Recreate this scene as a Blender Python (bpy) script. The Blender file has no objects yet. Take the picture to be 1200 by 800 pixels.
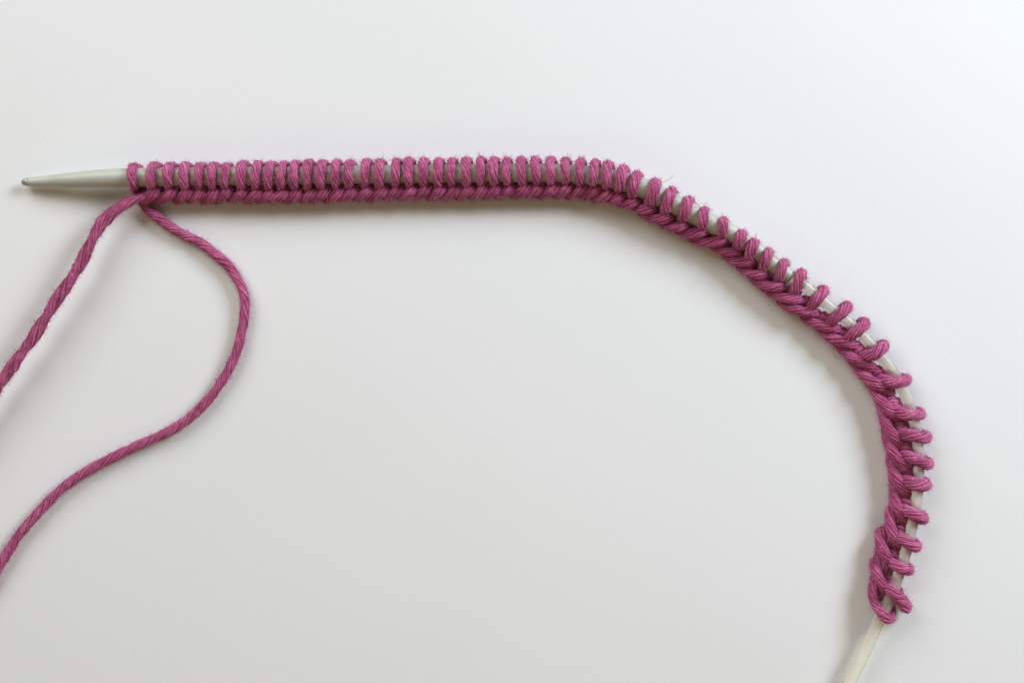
import bpy, math, random
from mathutils import Vector, noise
random.seed(7)
R = random.random

# ------------------------------------------------------------------ camera, world, lamps, exposure
S = 0.00023            # one photo pixel of the table in metres
HC = 1500.0            # camera height in the same unit
sc = bpy.context.scene
col = sc.collection
cam_d = bpy.data.cameras.new('camera')
cam_d.sensor_width = 36.0
cam_d.lens = 36.0 * HC / 1200.0
cam_d.clip_start = 0.01
cam_d.clip_end = 50.0
cam = bpy.data.objects.new('camera', cam_d)
cam.location = (0, 0, HC * S)
col.objects.link(cam)
sc.camera = cam

world = bpy.data.worlds.new('World')
sc.world = world
world.use_nodes = True
world.node_tree.nodes['Background'].inputs[0].default_value = (1.0, 0.80, 0.50, 1)
world.node_tree.nodes['Background'].inputs[1].default_value = 0.125


def area_lamp(name, loc, target, size, size_y, power, colour):
    d = bpy.data.lights.new(name, 'AREA')
    d.shape = 'RECTANGLE'
    d.size = size
    d.size_y = size_y
    d.energy = power
    d.color = colour
    o = bpy.data.objects.new(name, d)
    o.location = loc
    o.rotation_euler = (Vector(target) - Vector(loc)).to_track_quat('-Z', 'Y').to_euler()
    col.objects.link(o)
    return o


area_lamp('window_light', (0.60, 0.42, 0.43), (0.02, 0.0, 0), 0.34, 0.30, 7.3, (0.815, 0.905, 1.02))
area_lamp('warm_fill_light', (0.05, -0.85, 0.70), (0.05, 0, 0), 0.60, 0.50, 1.5, (1.0, 0.75, 0.46))  # added fill, no known lamp: warms the shadow inside the needle's curve
area_lamp('side_window_light', (-0.50, 0.62, 0.55), (-0.12, 0.02, 0), 0.70, 0.60, 6.1, (0.95, 0.965, 0.985))

sc.view_settings.view_transform = 'Standard'
sc.view_settings.look = 'None'
sc.view_settings.exposure = 0.02
sc.view_settings.gamma = 1.0
sc.cycles.use_denoising = True
sc.cycles.max_bounces = 12
sc.cycles.transmission_bounces = 12
sc.cycles.blur_glossy = 0.3


# ------------------------------------------------------------------ helpers
def W(x, y, z=0.0):
    """photo pixel (x right, y down) seen at height z (px units) -> world point"""
    k = (HC - z) / HC * S
    return Vector(((x - 600.0) * k, (400.0 - y) * k, z * S))


def mat(name):
    m = bpy.data.materials.new(name)
    m.use_nodes = True
    nt = m.node_tree
    return m, nt, nt.nodes['Principled BSDF']


def node(nt, kind, **kw):
    n = nt.nodes.new(kind)
    for k, v in kw.items():
        setattr(n, k, v)
    return n


# ------------------------------------------------------------------ materials
def yarn_material(name, c_dark, c_mid, c_light):
    m, nt, b = mat(name)
    L = nt.links
    uv = node(nt, 'ShaderNodeUVMap')
    mp = node(nt, 'ShaderNodeMapping')
    mp.inputs['Scale'].default_value = (0.22, 5.0, 1)     # u = length in px, v = once round the ply
    L.new(uv.outputs[0], mp.inputs[0])
    fib = node(nt, 'ShaderNodeTexNoise')
    fib.inputs['Scale'].default_value = 1.6
    fib.inputs['Detail'].default_value = 4.0
    fib.inputs['Roughness'].default_value = 0.65
    L.new(mp.outputs[0], fib.inputs['Vector'])
    tc = node(nt, 'ShaderNodeTexCoord')
    big = node(nt, 'ShaderNodeTexNoise')
    big.inputs['Scale'].default_value = 420.0
    big.inputs['Detail'].default_value = 3.0
    L.new(tc.outputs['Object'], big.inputs['Vector'])
    mx = node(nt, 'ShaderNodeMath', operation='MULTIPLY_ADD')
    mx.inputs[1].default_value = 0.7
    L.new(fib.outputs['Fac'], mx.inputs[0])
    m2 = node(nt, 'ShaderNodeMath', operation='MULTIPLY')
    m2.inputs[1].default_value = 0.3
    L.new(big.outputs['Fac'], m2.inputs[0])
    L.new(m2.outputs[0], mx.inputs[2])
    mp2 = node(nt, 'ShaderNodeMapping')
    mp2.inputs['Scale'].default_value = (0.02, 0.9, 1)
    L.new(uv.outputs[0], mp2.inputs[0])
    pl = node(nt, 'ShaderNodeTexNoise')
    pl.inputs['Scale'].default_value = 1.0
    pl.inputs['Detail'].default_value = 1.0
    L.new(mp2.outputs[0], pl.inputs['Vector'])
    m4 = node(nt, 'ShaderNodeMath', operation='MULTIPLY_ADD')
    m4.inputs[1].default_value = 0.30
    L.new(pl.outputs['Fac'], m4.inputs[0])
    m5 = node(nt, 'ShaderNodeMath', operation='SUBTRACT')
    m5.inputs[1].default_value = 0.15
    L.new(mx.outputs[0], m5.inputs[0])
    L.new(m5.outputs[0], m4.inputs[2])
    mx = m4
    rp = node(nt, 'ShaderNodeValToRGB')
    e = rp.color_ramp.elements
    e[0].position = 0.34
    e[0].color = (*c_dark, 1)
    e[1].position = 0.68
    e[1].color = (*c_light, 1)
    k = e.new(0.5)
    k.color = (*c_mid, 1)
    L.new(mx.outputs[0], rp.inputs[0])
    L.new(rp.outputs[0], b.inputs['Base Color'])
    b.inputs['Roughness'].default_value = 0.85
    b.inputs['Specular IOR Level'].default_value = 0.14
    b.inputs['Sheen Weight'].default_value = 0.5
    b.inputs['Sheen Roughness'].default_value = 0.4
    b.inputs['Sheen Tint'].default_value = (1.0, 0.62, 0.8, 1)
    bp = node(nt, 'ShaderNodeBump')
    bp.inputs['Strength'].default_value = 0.7
    bp.inputs['Distance'].default_value = 0.00018
    L.new(fib.outputs['Fac'], bp.inputs['Height'])
    L.new(bp.outputs[0], b.inputs['Normal'])
    return m


YARN = yarn_material('pink_cotton', (0.29, 0.045, 0.130), (0.47, 0.096, 0.225), (0.74, 0.26, 0.45))

# satin grey needle
NEEDLE, nt, b = mat('grey_needle_coat')
tc = node(nt, 'ShaderNodeTexCoord')
nz = node(nt, 'ShaderNodeTexNoise')
nz.inputs['Scale'].default_value = 900
nz.inputs['Detail'].default_value = 4
nt.links.new(tc.outputs['Object'], nz.inputs['Vector'])
rp = node(nt, 'ShaderNodeValToRGB')
rp.color_ramp.elements[0].color = (0.46, 0.475, 0.40, 1)
rp.color_ramp.elements[1].color = (0.51, 0.525, 0.44, 1)
nt.links.new(nz.outputs['Fac'], rp.inputs[0])
nt.links.new(rp.outputs[0], b.inputs['Base Color'])
b.inputs['Metallic'].default_value = 0.12
b.inputs['Roughness'].default_value = 0.52
bp = node(nt, 'ShaderNodeBump')
bp.inputs['Strength'].default_value = 0.08
bp.inputs['Distance'].default_value = 0.0001
nt.links.new(nz.outputs['Fac'], bp.inputs['Height'])
nt.links.new(bp.outputs[0], b.inputs['Normal'])

BARE, nt, b = mat('worn_bare_metal')
b.inputs['Base Color'].default_value = (0.40, 0.41, 0.38, 1)
b.inputs['Metallic'].default_value = 0.5
b.inputs['Roughness'].default_value = 0.4

# milky clear plastic cable
CABLE, nt, b = mat('milky_clear_plastic')
b.inputs['Base Color'].default_value = (0.96, 0.93, 0.81, 1)
b.inputs['Roughness'].default_value = 0.24
b.inputs['IOR'].default_value = 1.36
b.inputs['Transmission Weight'].default_value = 0.68
b.inputs['Subsurface Weight'].default_value = 0.0

# white paper
PAPER, nt, b = mat('white_paper')
tc = node(nt, 'ShaderNodeTexCoord')
n1 = node(nt, 'ShaderNodeTexNoise')
n1.inputs['Scale'].default_value = 9
n1.inputs['Detail'].default_value = 5
n2 = node(nt, 'ShaderNodeTexNoise')
n2.inputs['Scale'].default_value = 1900
n2.inputs['Detail'].default_value = 6
nt.links.new(tc.outputs['Object'], n1.inputs['Vector'])
nt.links.new(tc.outputs['Object'], n2.inputs['Vector'])
ad = node(nt, 'ShaderNodeMath', operation='MULTIPLY_ADD')
ad.inputs[1].default_value = 0.5
nt.links.new(n2.outputs['Fac'], ad.inputs[0])
m3 = node(nt, 'ShaderNodeMath', operation='MULTIPLY')
m3.inputs[1].default_value = 0.5
nt.links.new(n1.outputs['Fac'], m3.inputs[0])
nt.links.new(m3.outputs[0], ad.inputs[2])
rp = node(nt, 'ShaderNodeValToRGB')
rp.color_ramp.elements[0].position = 0.3
rp.color_ramp.elements[1].position = 0.7
rp.color_ramp.elements[0].color = (0.775, 0.785, 0.775, 1)
rp.color_ramp.elements[1].color = (0.825, 0.825, 0.815, 1)
nt.links.new(ad.outputs[0], rp.inputs[0])
nt.links.new(rp.outputs[0], b.inputs['Base Color'])
b.inputs['Roughness'].default_value = 0.6
b.inputs['Specular IOR Level'].default_value = 0.3
bp = node(nt, 'ShaderNodeBump')
bp.inputs['Strength'].default_value = 0.3
bp.inputs['Distance'].default_value = 0.0001
nt.links.new(n2.outputs['Fac'], bp.inputs['Height'])
nt.links.new(bp.outputs[0], b.inputs['Normal'])


# ------------------------------------------------------------------ mesh building
class MB:
    def __init__(s):
        s.v, s.f, s.uv = [], [], []

    def tube(s, pts, rad, sides=6, caps=True, v0=0.0):
        """pts: world points, rad: list of radii in world units"""
        n = len(pts)
        fr = frames(pts)
        base = len(s.v)
        L = 0.0
        Ls = []
        for i, p in enumerate(pts):
            if i:
                L += (p - pts[i - 1]).length / S
            Ls.append(L)
            _, N, B = fr[i]
            for k in range(sides):
                a = 2 * math.pi * k / sides
                s.v.append(p + (N * math.cos(a) + B * math.sin(a)) * rad[i])
        for i in range(n - 1):
            for k in range(sides):
                k2 = (k + 1) % sides
                s.f.append((base + i * sides + k, base + i * sides + k2, base + (i + 1) * sides + k2, base + (i + 1) * sides + k))
                a, c = v0 + k / sides, v0 + (k + 1) / sides
                s.uv += [(Ls[i], a), (Ls[i], c), (Ls[i + 1], c), (Ls[i + 1], a)]
        if caps:
            s.f.append(tuple(base + k for k in reversed(range(sides))))
            s.uv += [(0, v0)] * sides
            s.f.append(tuple(base + (n - 1) * sides + k for k in range(sides)))
            s.uv += [(L, v0)] * sides

    def build(s, name, m, parent=None):
        me = bpy.data.meshes.new(name)
        me.from_pydata([tuple(q) for q in s.v], [], s.f)
        ul = me.uv_layers.new(name='UVMap')
        ul.data.foreach_set('uv', [c for q in s.uv for c in q])
        me.polygons.foreach_set('use_smooth', [True] * len(me.polygons))
        me.materials.append(m)
        me.update()
        o = bpy.data.objects.new(name, me)
        col.objects.link(o)
        if parent is not None:
            o.parent = parent
            o.matrix_parent_inverse = parent.matrix_world.inverted()
        return o


def frames(pts):
    n = len(pts)
    T = []
    for i in range(n):
        t = pts[min(i + 1, n - 1)] - pts[max(i - 1, 0)]
        T.append(t.normalized() if t.length > 1e-12 else (T[-1] if T else Vector((1, 0, 0))))
    ref = Vector((0, 0, 1)) if abs(T[0].z) < 0.9 else Vector((0, 1, 0))
    N = (ref - T[0] * ref.dot(T[0])).normalized()
    out = []
    for i in range(n):
        N = (N - T[i] * N.dot(T[i])).normalized()
        out.append((T[i], N, T[i].cross(N)))
    return out


def catmull(cp, step):
    """smooth resampled curve through world control points; step in world units"""
    P = [cp[0] * 2 - cp[1]] + list(cp) + [cp[-1] * 2 - cp[-2]]
    dense = []
    for i in range(1, len(P) - 2):
        p0, p1, p2, p3 = P[i - 1:i + 3]
        # centripetal parametrisation
        t0 = 0.0
        t1 = t0 + max((p1 - p0).length, 1e-9) ** 0.5
        t2 = t1 + max((p2 - p1).length, 1e-9) ** 0.5
        t3 = t2 + max((p3 - p2).length, 1e-9) ** 0.5
        for k in range(24):
            t = t1 + (t2 - t1) * k / 24
            a1 = p0 * ((t1 - t) / (t1 - t0)) + p1 * ((t - t0) / (t1 - t0))
            a2 = p1 * ((t2 - t) / (t2 - t1)) + p2 * ((t - t1) / (t2 - t1))
            a3 = p2 * ((t3 - t) / (t3 - t2)) + p3 * ((t - t2) / (t3 - t2))
            b1 = a1 * ((t2 - t) / (t2 - t0)) + a2 * ((t - t0) / (t2 - t0))
            b2 = a2 * ((t3 - t) / (t3 - t1)) + a3 * ((t - t1) / (t3 - t1))
            dense.append(b1 * ((t2 - t) / (t2 - t1)) + b2 * ((t - t1) / (t2 - t1)))
    dense.append(cp[-1].copy())
    acc = [0.0]
    for i in range(1, len(dense)):
        acc.append(acc[-1] + (dense[i] - dense[i - 1]).length)
    n = max(4, int(round(acc[-1] / step)))
    out, j = [], 0
    for k in range(n + 1):
        d = acc[-1] * k / n
        while j < len(acc) - 2 and acc[j + 1] < d:
            j += 1
        f = (d - acc[j]) / max(acc[j + 1] - acc[j], 1e-12)
        out.append(dense[j].lerp(dense[j + 1], min(max(f, 0), 1)))
    return out


def strand(mb, pts, r, plies=10, pitch=80.0, phase=None, squash=None, fuzz=1.0, taper=False, tw=-1.0, floor=0.6):
    """one length of plied cotton along pts (world), r = yarn radius in px"""
    phase = R() * 6.28 if phase is None else phase
    fr = frames(pts)
    n = len(pts)
    sd = R() * 100
    L = 0.0
    arc = [0.0]
    for i in range(1, n):
        L += (pts[i] - pts[i - 1]).length / S
        arc.append(L)

    def rr(i):
        k = r * (1.0 + 0.17 * noise.noise(Vector((arc[i] / 16.0, sd, 0))))
        if taper:
            k *= min(1.0, 0.55 + arc[i] / 14.0, 0.55 + (L - arc[i]) / 9.0)
        return k
    # core
    mb.tube([p.copy() for p in pts], [rr(i) * 0.74 * S for i in range(n)], 9)
    for k in range(plies):
        q, rd = [], []
        jr = R() * 50
        base_r = 0.225 * (0.80 + 0.44 * R())
        for i in range(n):
            _, N, B = fr[i]
            a = phase + 2 * math.pi * k / plies + tw * 2 * math.pi * arc[i] / pitch
            a += 0.45 * noise.noise(Vector((arc[i] / 20.0, jr, 3)))
            hr = rr(i) * (0.79 + 0.07 * noise.noise(Vector((arc[i] / 12.0, jr, 9))))
            p = pts[i] + (N * math.cos(a) + B * math.sin(a)) * hr * S
            q.append(p)
            rd.append(rr(i) * base_r * (1 + 0.16 * noise.noise(Vector((arc[i] / 9.0, jr, 5)))) * S)
            if p.z < (rd[-1] + floor * 0.0001 * S):
                p.z = rd[-1] + 0.00001
        mb.tube(q, rd, 6, v0=k * 1.37)
    # loose fibres
    for _ in range(int(L * 7.5 * fuzz)):
        i = random.randrange(n)
        T, N, B = fr[i]
        a = R() * 6.283
        d = N * math.cos(a) + B * math.sin(a)
        side = T * (1 if R() < 0.5 else -1)
        ln = 2.8 + 6.5 * R() ** 1.8
        p = pts[i] + d * rr(i) * 0.88 * S
        q = [p]
        v = (side * (0.9 + R()) + d * (0.35 + 1.2 * R())).normalized()
        for s_ in range(3):
            v = (v + Vector((R() - .5, R() - .5, R() - .5)) * 1.3 - d * 0.10).normalized()
            p = p + v * ln / 3 * S
            if p.z < 0.15 * S:
                p = Vector((p.x, p.y, 0.15 * S))
            q.append(p)
        w = (0.07 + 0.08 * R()) * S
        mb.tube(q, [w, w, w * 0.9, w * 0.5], 3, caps=False, v0=R() * 9)


def stray(mb, pts_px, w=0.22):
    p = catmull([W(*q) for q in pts_px], 1.5 * S)
    mb.tube(p, [w * S] * len(p), 4, v0=R())


def group_empty(name, loc, label, cat):
    o = bpy.data.objects.new(name, None)
    o.location = loc
    o.empty_display_size = 0.01
    o['label'] = label
    o['category'] = cat
    col.objects.link(o)
    bpy.context.view_layer.update()
    return o


# ------------------------------------------------------------------ the tabletop
mb = MB()
N_ = 40
hw = 0.9
for j in range(N_ + 1):
    for i in range(N_ + 1):
        mb.v.append(Vector((-hw + 2 * hw * i / N_, -hw + 2 * hw * j / N_, 0)))
for j in range(N_):
    for i in range(N_):
        a = j * (N_ + 1) + i
        mb.f.append((a, a + 1, a + N_ + 2, a + N_ + 1))
        mb.uv += [(0, 0)] * 4
top = mb.build('tabletop', PAPER)
top['kind'] = 'structure'

# ------------------------------------------------------------------ the circular needle
# (x, y, radius, height of the axis), photo pixels
AX = [(25.5, 213.6, 1.6, 9.0), (27.5, 213.5, 3.7, 9.2), (31, 213.4, 4.8, 9.5), (40, 213.2, 5.6, 10.1), (60, 212.4, 7.2, 11.5),
      (80, 211.4, 8.7, 16.0), (100, 210.3, 9.9, 17.5), (120, 209.2, 10.7, 19.0), (140, 208.6, 11.0, 20.0), (200, 207.5, 11.0, 20.5),
      (300, 206.2, 11.0, 20.5), (400, 204.9, 11.0, 20.5), (500, 203.9, 11.0, 20.5), (600, 202.8, 11.0, 20.5), (650, 203.4, 11.2, 20.5),
      (690, 206, 11.4, 20.5), (722, 211.5, 11.7, 20.5), (752, 220, 11.9, 20.5), (775, 231, 11.9, 20.5), (795, 241.5, 11.8, 20.5),
      (813, 251.5, 11.6, 20.5), (834, 262.5, 11.2, 20.5), (858, 273.5, 10.4, 20.0), (884.5, 292, 10.0, 19.5), (906, 310, 9.6, 19.0),
      (925, 324, 8.9, 18.5)]
CB = [(926, 322, 6.6, 21), (945, 336.5, 6.6, 20.5), (969.5, 357, 6.6, 20), (993, 376.5, 6.6, 19.5), (1016, 399, 6.6, 19), (1040, 427, 6.6, 19),
      (1053, 447, 6.4, 19), (1063, 468, 6.4, 19), (1072, 497, 6.4, 19), (1076, 525, 6.4, 19), (1076.5, 555, 6.4, 19), (1074, 588, 6.4, 19),
      (1067.5, 622, 6.4, 19), (1060, 652, 6.5, 19), (1051, 679, 6.6, 19), (1040.5, 706, 6.8, 18.5), (1028, 731, 7.0, 18), (1014, 762, 7.0, 17.5),
      (996, 799, 7.0, 17), (978, 838, 7.0, 16), (958, 880, 7.0, 14)]


def axis_tube(data, step):
    cp = [W(x, y, z) for x, y, r, z in data]
    # radii carried through the same spline
    P = catmull(cp, step * S)
    out = []
    for p in P:
        best = None
        for i in range(len(cp) - 1):
            a, c = cp[i], cp[i + 1]
            ab = c - a
            f = min(max((p - a).dot(ab) / ab.length_squared, 0), 1)
            d = (a + ab * f - p).length
            if best is None or d < best[0]:
                best = (d, data[i][2] + (data[i + 1][2] - data[i][2]) * f)
        out.append(best[1] * S)
    return P, out


needle = group_empty('circular_needle', W(140, 208, 22), 'grey knitting needle with a milky clear flexible cable, carrying the row of pink stitches', 'knitting needle')
P, rad = axis_tube(AX, 2.0)
cut = 4
m_ = MB()
m_.tube(P[cut:], rad[cut:], 40)
m_.build('needle_shaft', NEEDLE, needle)
m_ = MB()
m_.tube(P[:cut + 1], [q * (1.0 if i < cut else 1.01) for i, q in enumerate(rad[:cut + 1])], 40)
tipo = m_.build('needle_point', BARE, needle)
P2, rad2 = axis_tube(CB, 3.0)
m_ = MB()
m_.tube(P2, rad2, 32)
cab = m_.build('cable', CABLE, needle)
# small collar where the shaft takes the cable
e = P[-1]
d = (P[-1] - P[-3]).normalized()
m_ = MB()
m_.tube([e - d * 1.2 * S, e - d * 0.4 * S, e + d * 1.6 * S, e + d * 2.6 * S], [8.9 * S, 9.1 * S, 8.4 * S, 6.9 * S], 32)
m_.build('collar', NEEDLE, needle)

AXIS = [(p, r) for p, r in zip(P, rad)] + [(p, r) for p, r in zip(P2, rad2)]


def unW(p):
    k = (HC - p.z / S) / HC * S
    return (p.x / k + 600.0, 400.0 - p.y / k, p.z / S)


AXPX = [(*unW(p), r / S) for p, r in AXIS]


def axis_at(x, y):
    """nearest axis point: x, y, z, r, unit tangent, unit outward normal (px, y down)"""
    j = min(range(len(AXPX)), key=lambda i: (AXPX[i][0] - x) ** 2 + (AXPX[i][1] - y) ** 2)
    a, c = AXPX[max(j - 3, 0)], AXPX[min(j + 3, len(AXPX) - 1)]
    tx, ty = c[0] - a[0], c[1] - a[1]
    l = math.hypot(tx, ty)
    tx, ty = tx / l, ty / l
    return AXPX[j][0], AXPX[j][1], AXPX[j][2], AXPX[j][3], (tx, ty), (ty, -tx)


# ------------------------------------------------------------------ the stitches, measured one by one
# outer end, middle of the front leg, base of the leg; "t" = end given as the outer edge, "c" = as the centre
ST = [
    ('t', 156, 190.5, 154, 205, 157.5, 221), ('t', 181, 189.5, 175.5, 205, 178.5, 221), ('t', 200, 190, 195, 205, 198.5, 221),
    ('t', 217, 189.5, 214, 205, 218, 221), ('t', 234, 189.5, 232, 205, 233.5, 221), ('t', 249, 189.5, 247.5, 205, 249, 222),
    ('t', 265, 190, 263, 205, 264, 221), ('t', 283.5, 188, 282, 205, 283, 221), ('t', 302, 188, 299, 205, 300, 222),
    ('t', 317, 188.5, 314, 205, 315, 222), ('t', 332, 188, 329, 205, 330, 222), ('t', 346.5, 187, 343.5, 205, 345.5, 222),
    ('t', 361, 186, 359.5, 205, 361.5, 222), ('t', 378, 187, 374.5, 205, 376.5, 221), ('t', 393.5, 186, 392, 205, 394.5, 221),
    ('t', 409, 186.5, 407.5, 205, 410, 220), ('t', 429, 185.5, 427, 205, 428.5, 220), ('t', 444, 186, 444, 205, 445, 220),
    ('t', 464, 184, 463.5, 205, 464, 218), ('t', 478.5, 184, 478, 205, 480, 219), ('t', 495.5, 184, 495.5, 205, 496.5, 218),
    ('t', 513.5, 184.5, 513, 205, 514, 218), ('t', 529, 183.5, 528, 205, 530, 218), ('t', 545, 183, 546, 205, 547.5, 218),
    ('t', 562.5, 182, 563, 204, 563.5, 217), ('t', 578, 183, 578, 204, 579.5, 217), ('t', 593, 183, 593, 204, 595, 217),
    ('t', 609.5, 183, 610.5, 204, 613.5, 217), ('t', 625.5, 182, 628, 204, 630, 216), ('t', 644, 182.5, 645, 204, 646, 216),
    ('t', 661.5, 182.5, 662.7, 204, 663, 216), ('t', 680, 184, 679, 204, 679.5, 217), ('t', 697, 185, 696, 205, 695, 218),
    ('t', 712, 187.5, 711.5, 206, 710, 220), ('t', 730.5, 193, 727.5, 210, 724.5, 224), ('t', 747, 200, 743, 216, 740.5, 230),
    ('t', 768.5, 208.5, 766, 225, 761, 239), ('t', 788, 218.5, 783.5, 235, 779, 249), ('t', 808, 230, 804, 245, 799, 258),
    ('t', 825, 241, 824.5, 255, 822.5, 267), ('t', 846, 254, 848, 265, 846, 277), ('t', 870, 269.5, 867.5, 280, 864, 290),
    ('t', 885, 279, 881, 291, 877.5, 302), ('t', 901, 290, 899, 301, 894, 314), ('t', 919, 302.5, 917, 314, 912.5, 327),
    ('t', 940, 314, 936, 328, 930, 343), ('c', 966, 341, 960, 348, 950, 360), ('c', 993.5, 359.5, 983.7, 369, 971, 380),
    ('c', 1014, 379.5, 1004, 388, 992, 397), ('c', 1036.5, 405, 1025, 415, 1010, 418), ('c', 1062.5, 445.5, 1048, 449, 1032, 444),
    ('c', 1078, 485.5, 1062, 486, 1045, 478), ('c', 1085, 512.5, 1070, 510.5, 1055, 507), ('c', 1087, 544, 1072.5, 538, 1059, 532),
    ('c', 1085, 568.5, 1072.5, 568, 1060, 562), ('c', 1082, 608, 1071, 603, 1057.5, 596), ('c', 1073, 640.5, 1062.5, 635, 1050, 628),
    ('c', 1065, 668, 1055, 665, 1042, 657), ('c', 1062, 712, 1052.5, 700, 1040, 688),
]
# hand-measured edge bumps for the bend, from stitch 36 on: lower end, upper end
BU = {
    36: (742, 243, 766, 246), 37: (757, 255, 785, 256), 38: (778, 265, 804, 266), 39: (796, 274, 827, 271),
    40: (814, 284, 852, 282), 41: (836, 291, 867, 297), 42: (852.5, 304, 882, 308), 43: (869, 317, 896, 323),
    44: (884, 331, 917, 337), 45: (898, 343, 937, 352), 46: (917, 359, 957, 367), 47: (944, 376, 984, 386),
    48: (964, 392, 1004, 405), 49: (984, 411, 1024, 431), 50: (1004, 435, 1043, 459), 51: (1021, 457, 1054, 491),
    52: (1031, 483, 1055, 522), 53: (1036, 514, 1062, 551), 54: (1041, 542, 1062, 578), 55: (1044, 575, 1059, 608),
    56: (1040, 602, 1051, 638), 57: (1028, 627, 1043, 660), 58: (1024, 660, 1037, 692),
}


def bump_ends(i):
    if i in BU:
        return BU[i]
    bx, by = ST[i][5], ST[i][6]
    j = lambda k: noise.noise(Vector((i * 1.7, k, 0.3))) * 3.0
    if i < 33:
        e_ = 14.5 - 1.0 * min(1, i / 16)
        return (bx - 10.0 + j(1), by + e_ - 1.6 + j(2) * .5, bx + 6.5 + j(3), by + 1.6 + j(4) * .6)
    f = (i - 33) / 3.0
    return (bx - 11 - 6 * f, by + 13 - 6 * f, bx + 6.5 - 1 * f, by + 6 + 2 * f)


yarn = group_empty('cast_on_yarn', W(170, 230, 14), 'magenta cotton yarn cast on in a long row of looped stitches, with two loose ends', 'yarn')

NS = len(ST)
bumps = [bump_ends(i) for i in range(NS)]
lens = []
for i, (kind, ex, ey, mx_, my_, bx, by) in enumerate(ST):
    ax, ay, az, ar, t, n = axis_at(mx_, my_)
    if kind == 't':
        l = math.hypot(ex - mx_, ey - my_)
        ex2, ey2 = ex + (mx_ - ex) / l * 5.6, ey + (my_ - ey) / l * 5.6
    else:
        ex2, ey2 = ex, ey
    yr = 5.45 if i < 34 else (6.1 if i < 46 else 6.7)
    yr *= 0.92 + 0.15 * R()
    ex += (R() - .5) * 1.6
    ey += (R() - .5) * 1.6
    Rr = ar + 4.6
    hook = 8.5 - 5.0 * min(1.0, i / 24.0)
    if i > 45:
        hook = 5.0
    zB = 19.5 if i < 46 else 16.5
    cps = []
    P0x, P0y, P1x, P1y = bumps[i]
    # foot behind the edge
    if i + 1 < NS:
        nx, ny = bumps[i + 1][0], bumps[i + 1][1]
    else:
        nx, ny = P1x - 4, P1y + 14
    # back leg: rises from behind the edge chain, under the needle, up the outer side
    hx, hy = t[0] * hook, t[1] * hook
    if i < 46:
        cps.append((bx + hx * 0.3 - n[0] * 5, by + hy * 0.3 - n[1] * 5, 7.0))
        cps.append((bx + hx * 0.8 + n[0] * 2, by + hy * 0.8 + n[1] * 2, 7.5))
    else:
        hx, hy = -t[0] * 3, -t[1] * 3
        hb = 10.0 if i < 51 else 8.0
        cps.append((bx - t[0] * hb - n[0] * 6, by - t[1] * hb - n[1] * 6, 9.0))
        cps.append((bx - t[0] * hb + n[0] * 2.5, by - t[1] * hb + n[1] * 2.5, 15.0))
        cps.append((bx - t[0] * (hb - 4) + n[0] * 7.5, by - t[1] * (hb - 4) + n[1] * 7.5, 11.0))
    ux = (ex2 + bx) / 2
    uy = (ey2 + by) / 2
    cps.append((ux + hx * 1.1, uy + hy * 1.1, max(az - Rr + 1.5, 6.2)))
    cps.append((ex2 + hx * 1.0 - n[0] * 2.2, ey2 + hy * 1.0 - n[1] * 2.2, az - 6.5))
    cps.append((ex2 + hx * 0.55 - n[0] * 0.1, ey2 + hy * 0.55 - n[1] * 0.1, az + 0.5))
    # front leg
    seg = [(ex2, ey2)] + [(ex2 + (mx_ - ex2) * f, ey2 + (my_ - ey2) * f) for f in (0.5, 1.0)] + \
          [(mx_ + (bx - mx_) * f, my_ + (by - my_) * f) for f in (0.5, 0.85)]
    uB = abs((bx - ax) * n[0] + (by - ay) * n[1])
    for q, (x, y) in enumerate(seg):
        u = (x - ax) * n[0] + (y - ay) * n[1]
        if u >= 0:
            z = az + math.sqrt(max(Rr * Rr - min(u, Rr) ** 2, 9.0 if q == 0 else 20.0))
            if q == 0:
                z = az + min(6.0, z - az)
        else:
            f = min(1.0, -u / max(uB, 1))
            z = (az + Rr) * (1 - f ** 2.0) + zB * f ** 2.0
        cps.append((x, y, z))
    cps.append((bx, by, zB - 0.5))
    if i + 1 < NS:
        qx, qy = (bumps[i + 1][0] + bumps[i + 1][2]) / 2, (bumps[i + 1][1] + bumps[i + 1][3]) / 2
    else:
        qx, qy = P1x - 4, P1y + 4
    cps.append((bx * .45 + qx * .55 - n[0] * 2, by * .45 + qy * .55 - n[1] * 2, 10.5))
    dn = -3.8 if i >= 46 else 2.5 if i < 34 else 0.5 if i < 40 else 3.5
    cps.append((qx + n[0] * dn, qy + n[1] * dn, 7.5))
    cps.append((qx + t[0] * 9 + n[0] * dn, qy + t[1] * 9 + n[1] * dn, 6.5))
    pts = catmull([W(*q) for q in cps], 1.9 * S)
    mb = MB()
    strand(mb, pts, yr, pitch=62, taper=True)
    if i == 37:
        stray(mb, [(776, 214, 30), (781, 212, 33), (786, 209, 34), (789, 205.5, 34)])
    if i == 42:
        stray(mb, [(858, 309, 10), (859, 314, 9), (857, 319, 7)])
    if i == 48:
        stray(mb, [(978, 404, 10), (977, 411, 9), (979, 418, 7), (980, 420, 5)])
    loop = mb.build('stitch', YARN, yarn)

    # the bump of the edge chain that crosses the foot of the leg
    br = (5.9 if i < 33 else 5.8 if i < 40 else 5.9 if i < 50 else 6.2) * (0.96 + 0.08 * R())
    lift = (1.6 if i < 40 else 0.4) + 1.4 * (R() - .5)
    cx = lambda f: P0x + (P1x - P0x) * f
    cy = lambda f: P0y + (P1y - P0y) * f
    # the arc bulges a little away from the needle
    bu = 1.6
    if i < 34:
        start = [(cx(-0.30), cy(-0.15) - 1.5, 6.5), (cx(-0.02), cy(-0.02), 9.5)]
    else:
        start = [(P0x - t[0] * 11 + n[0] * 4.5, P0y - t[1] * 11 + n[1] * 4.5, 7.0),
                 (P0x - t[0] * 3 + n[0] * 3.2, P0y - t[1] * 3 + n[1] * 3.2, 10.5)]
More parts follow.
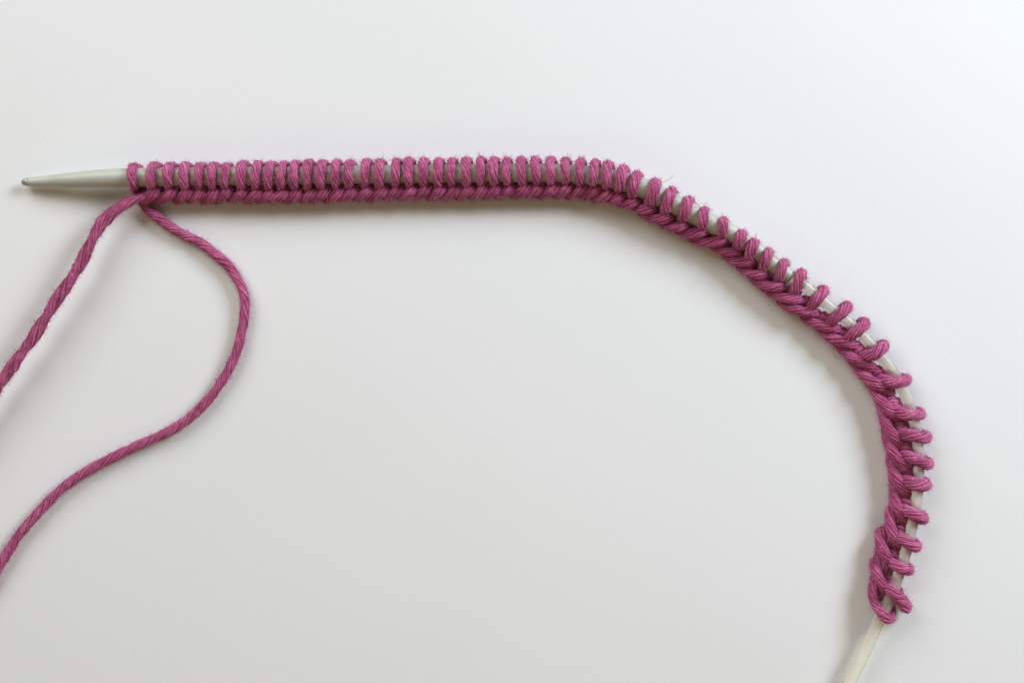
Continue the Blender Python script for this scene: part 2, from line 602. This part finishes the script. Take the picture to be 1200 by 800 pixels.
    cb = start + [
          (cx(0.28), cy(0.28), 16.5 + lift),
          (cx(0.58) - n[0] * bu * .6, cy(0.58) - n[1] * bu * .6, 21.0 + lift), (cx(0.82), cy(0.82), (21.5 if i < 46 else 19.5) + lift),
          (cx(1.0), cy(1.0), 16.5 if i < 46 else 13.5), (cx(1.0) + t[0] * 3 - n[0] * 1.5, cy(1.0) + t[1] * 3 - n[1] * 1.5, 7.5)]
    pts = catmull([W(*q) for q in cb], 1.9 * S)
    mb = MB()
    strand(mb, pts, br, pitch=75, taper=True)
    if i:
        mb.build('edge_bump', YARN, loop)

# first-cast loop at the far end: lies slack under the cable
mb = MB()
pts = catmull([W(*q) for q in [(1040, 690, 12), (1031, 678, 17), (1023.5, 684, 18), (1022.5, 696, 17), (1026.5, 708, 20), (1033, 718, 27), (1040, 725, 27.5),
                               (1045, 722, 20), (1044, 713, 12), (1039, 703, 8), (1033, 694, 7)]], 1.9 * S)
strand(mb, pts, 5.4, pitch=62, taper=True)
sl = mb.build('slip_knot', YARN, yarn)
mb = MB()
pts = catmull([W(*q) for q in [(1040, 700, 8), (1034, 690, 12), (1028, 676, 15), (1024, 664, 12), (1026, 652, 8)]], 1.9 * S)
strand(mb, pts, 5.4, pitch=62, taper=True)
mb.build('knot_strand', YARN, sl)

# ------------------------------------------------------------------ the two loose ends
# doubled end on the left: two lengths loosely twisted round each other
LEFT = [(176, 228, 10.0), (169, 229, 19.0), (161, 232, 21.3), (154, 234.5, 21.6), (140, 243, 22.2), (128, 252.5, 23.1), (118, 264, 24.0), (109, 279, 24.9), (99.5, 299, 25.8), (91, 315, 26.1),
        (83, 327, 26.1), (67.5, 350, 25.8), (54, 371, 25.5), (38, 397, 24.9), (20, 421, 24.3), (4.5, 444, 23.7), (-22, 482, 22.5), (-60, 536, 20.0)]
axp = catmull([W(*q) for q in LEFT], 2.0 * S)
fr = frames(axp)
mb = MB()
arc = 0.0
A, Bq = [], []
for i, p in enumerate(axp):
    if i:
        arc += (p - axp[i - 1]).length / S
    T, N, B = fr[i]
    ang = 1.35 + (-2 * math.pi * max(arc - 45, 0) / 100.0) + 0.5 * noise.noise(Vector((arc / 40, 2, 2)))
    off = 3.4 - 0.9 * min(1, arc / 90)
    dd = (N * math.cos(ang) + B * math.sin(ang)) * off * S
    A.append(p + dd)
    Bq.append(p - dd)
strand(mb, A, 4.9, plies=6, pitch=95)
strand(mb, Bq, 4.9, plies=6, pitch=95)
o = mb.build('loose_end', YARN, yarn)
o['label'] = 'thicker doubled yarn end hanging from the first stitch'

RIGHT = [(167, 236, 7.5), (170, 242, 7.0), (174, 246.5, 6.4), (183, 253, 6.4), (196, 263.5, 7.0), (216, 275.5, 7.5), (232, 283, 7.5), (250, 296, 7.5), (268, 312, 7.5), (281, 332, 7.5), (287, 352, 7.5),
         (286, 372, 7.5), (283, 390, 7.5), (277, 413, 7.5), (264, 440, 7.5), (246, 466, 7.5), (226, 486, 7.5), (204, 502, 7.5), (176, 515, 7.5), (150, 527, 7.5),
         (112, 546, 7.5), (75, 570, 7.5), (50, 595, 7.5), (22, 627, 7.5), (3, 657, 7.5), (-16, 690, 7.0), (-40, 730, 6.5)]
mb = MB()
strand(mb, catmull([W(*q) for q in RIGHT], 2.0 * S), 5.6, pitch=64)
o = mb.build('loose_end', YARN, yarn)
o['label'] = 'single yarn end curling round to the lower left'
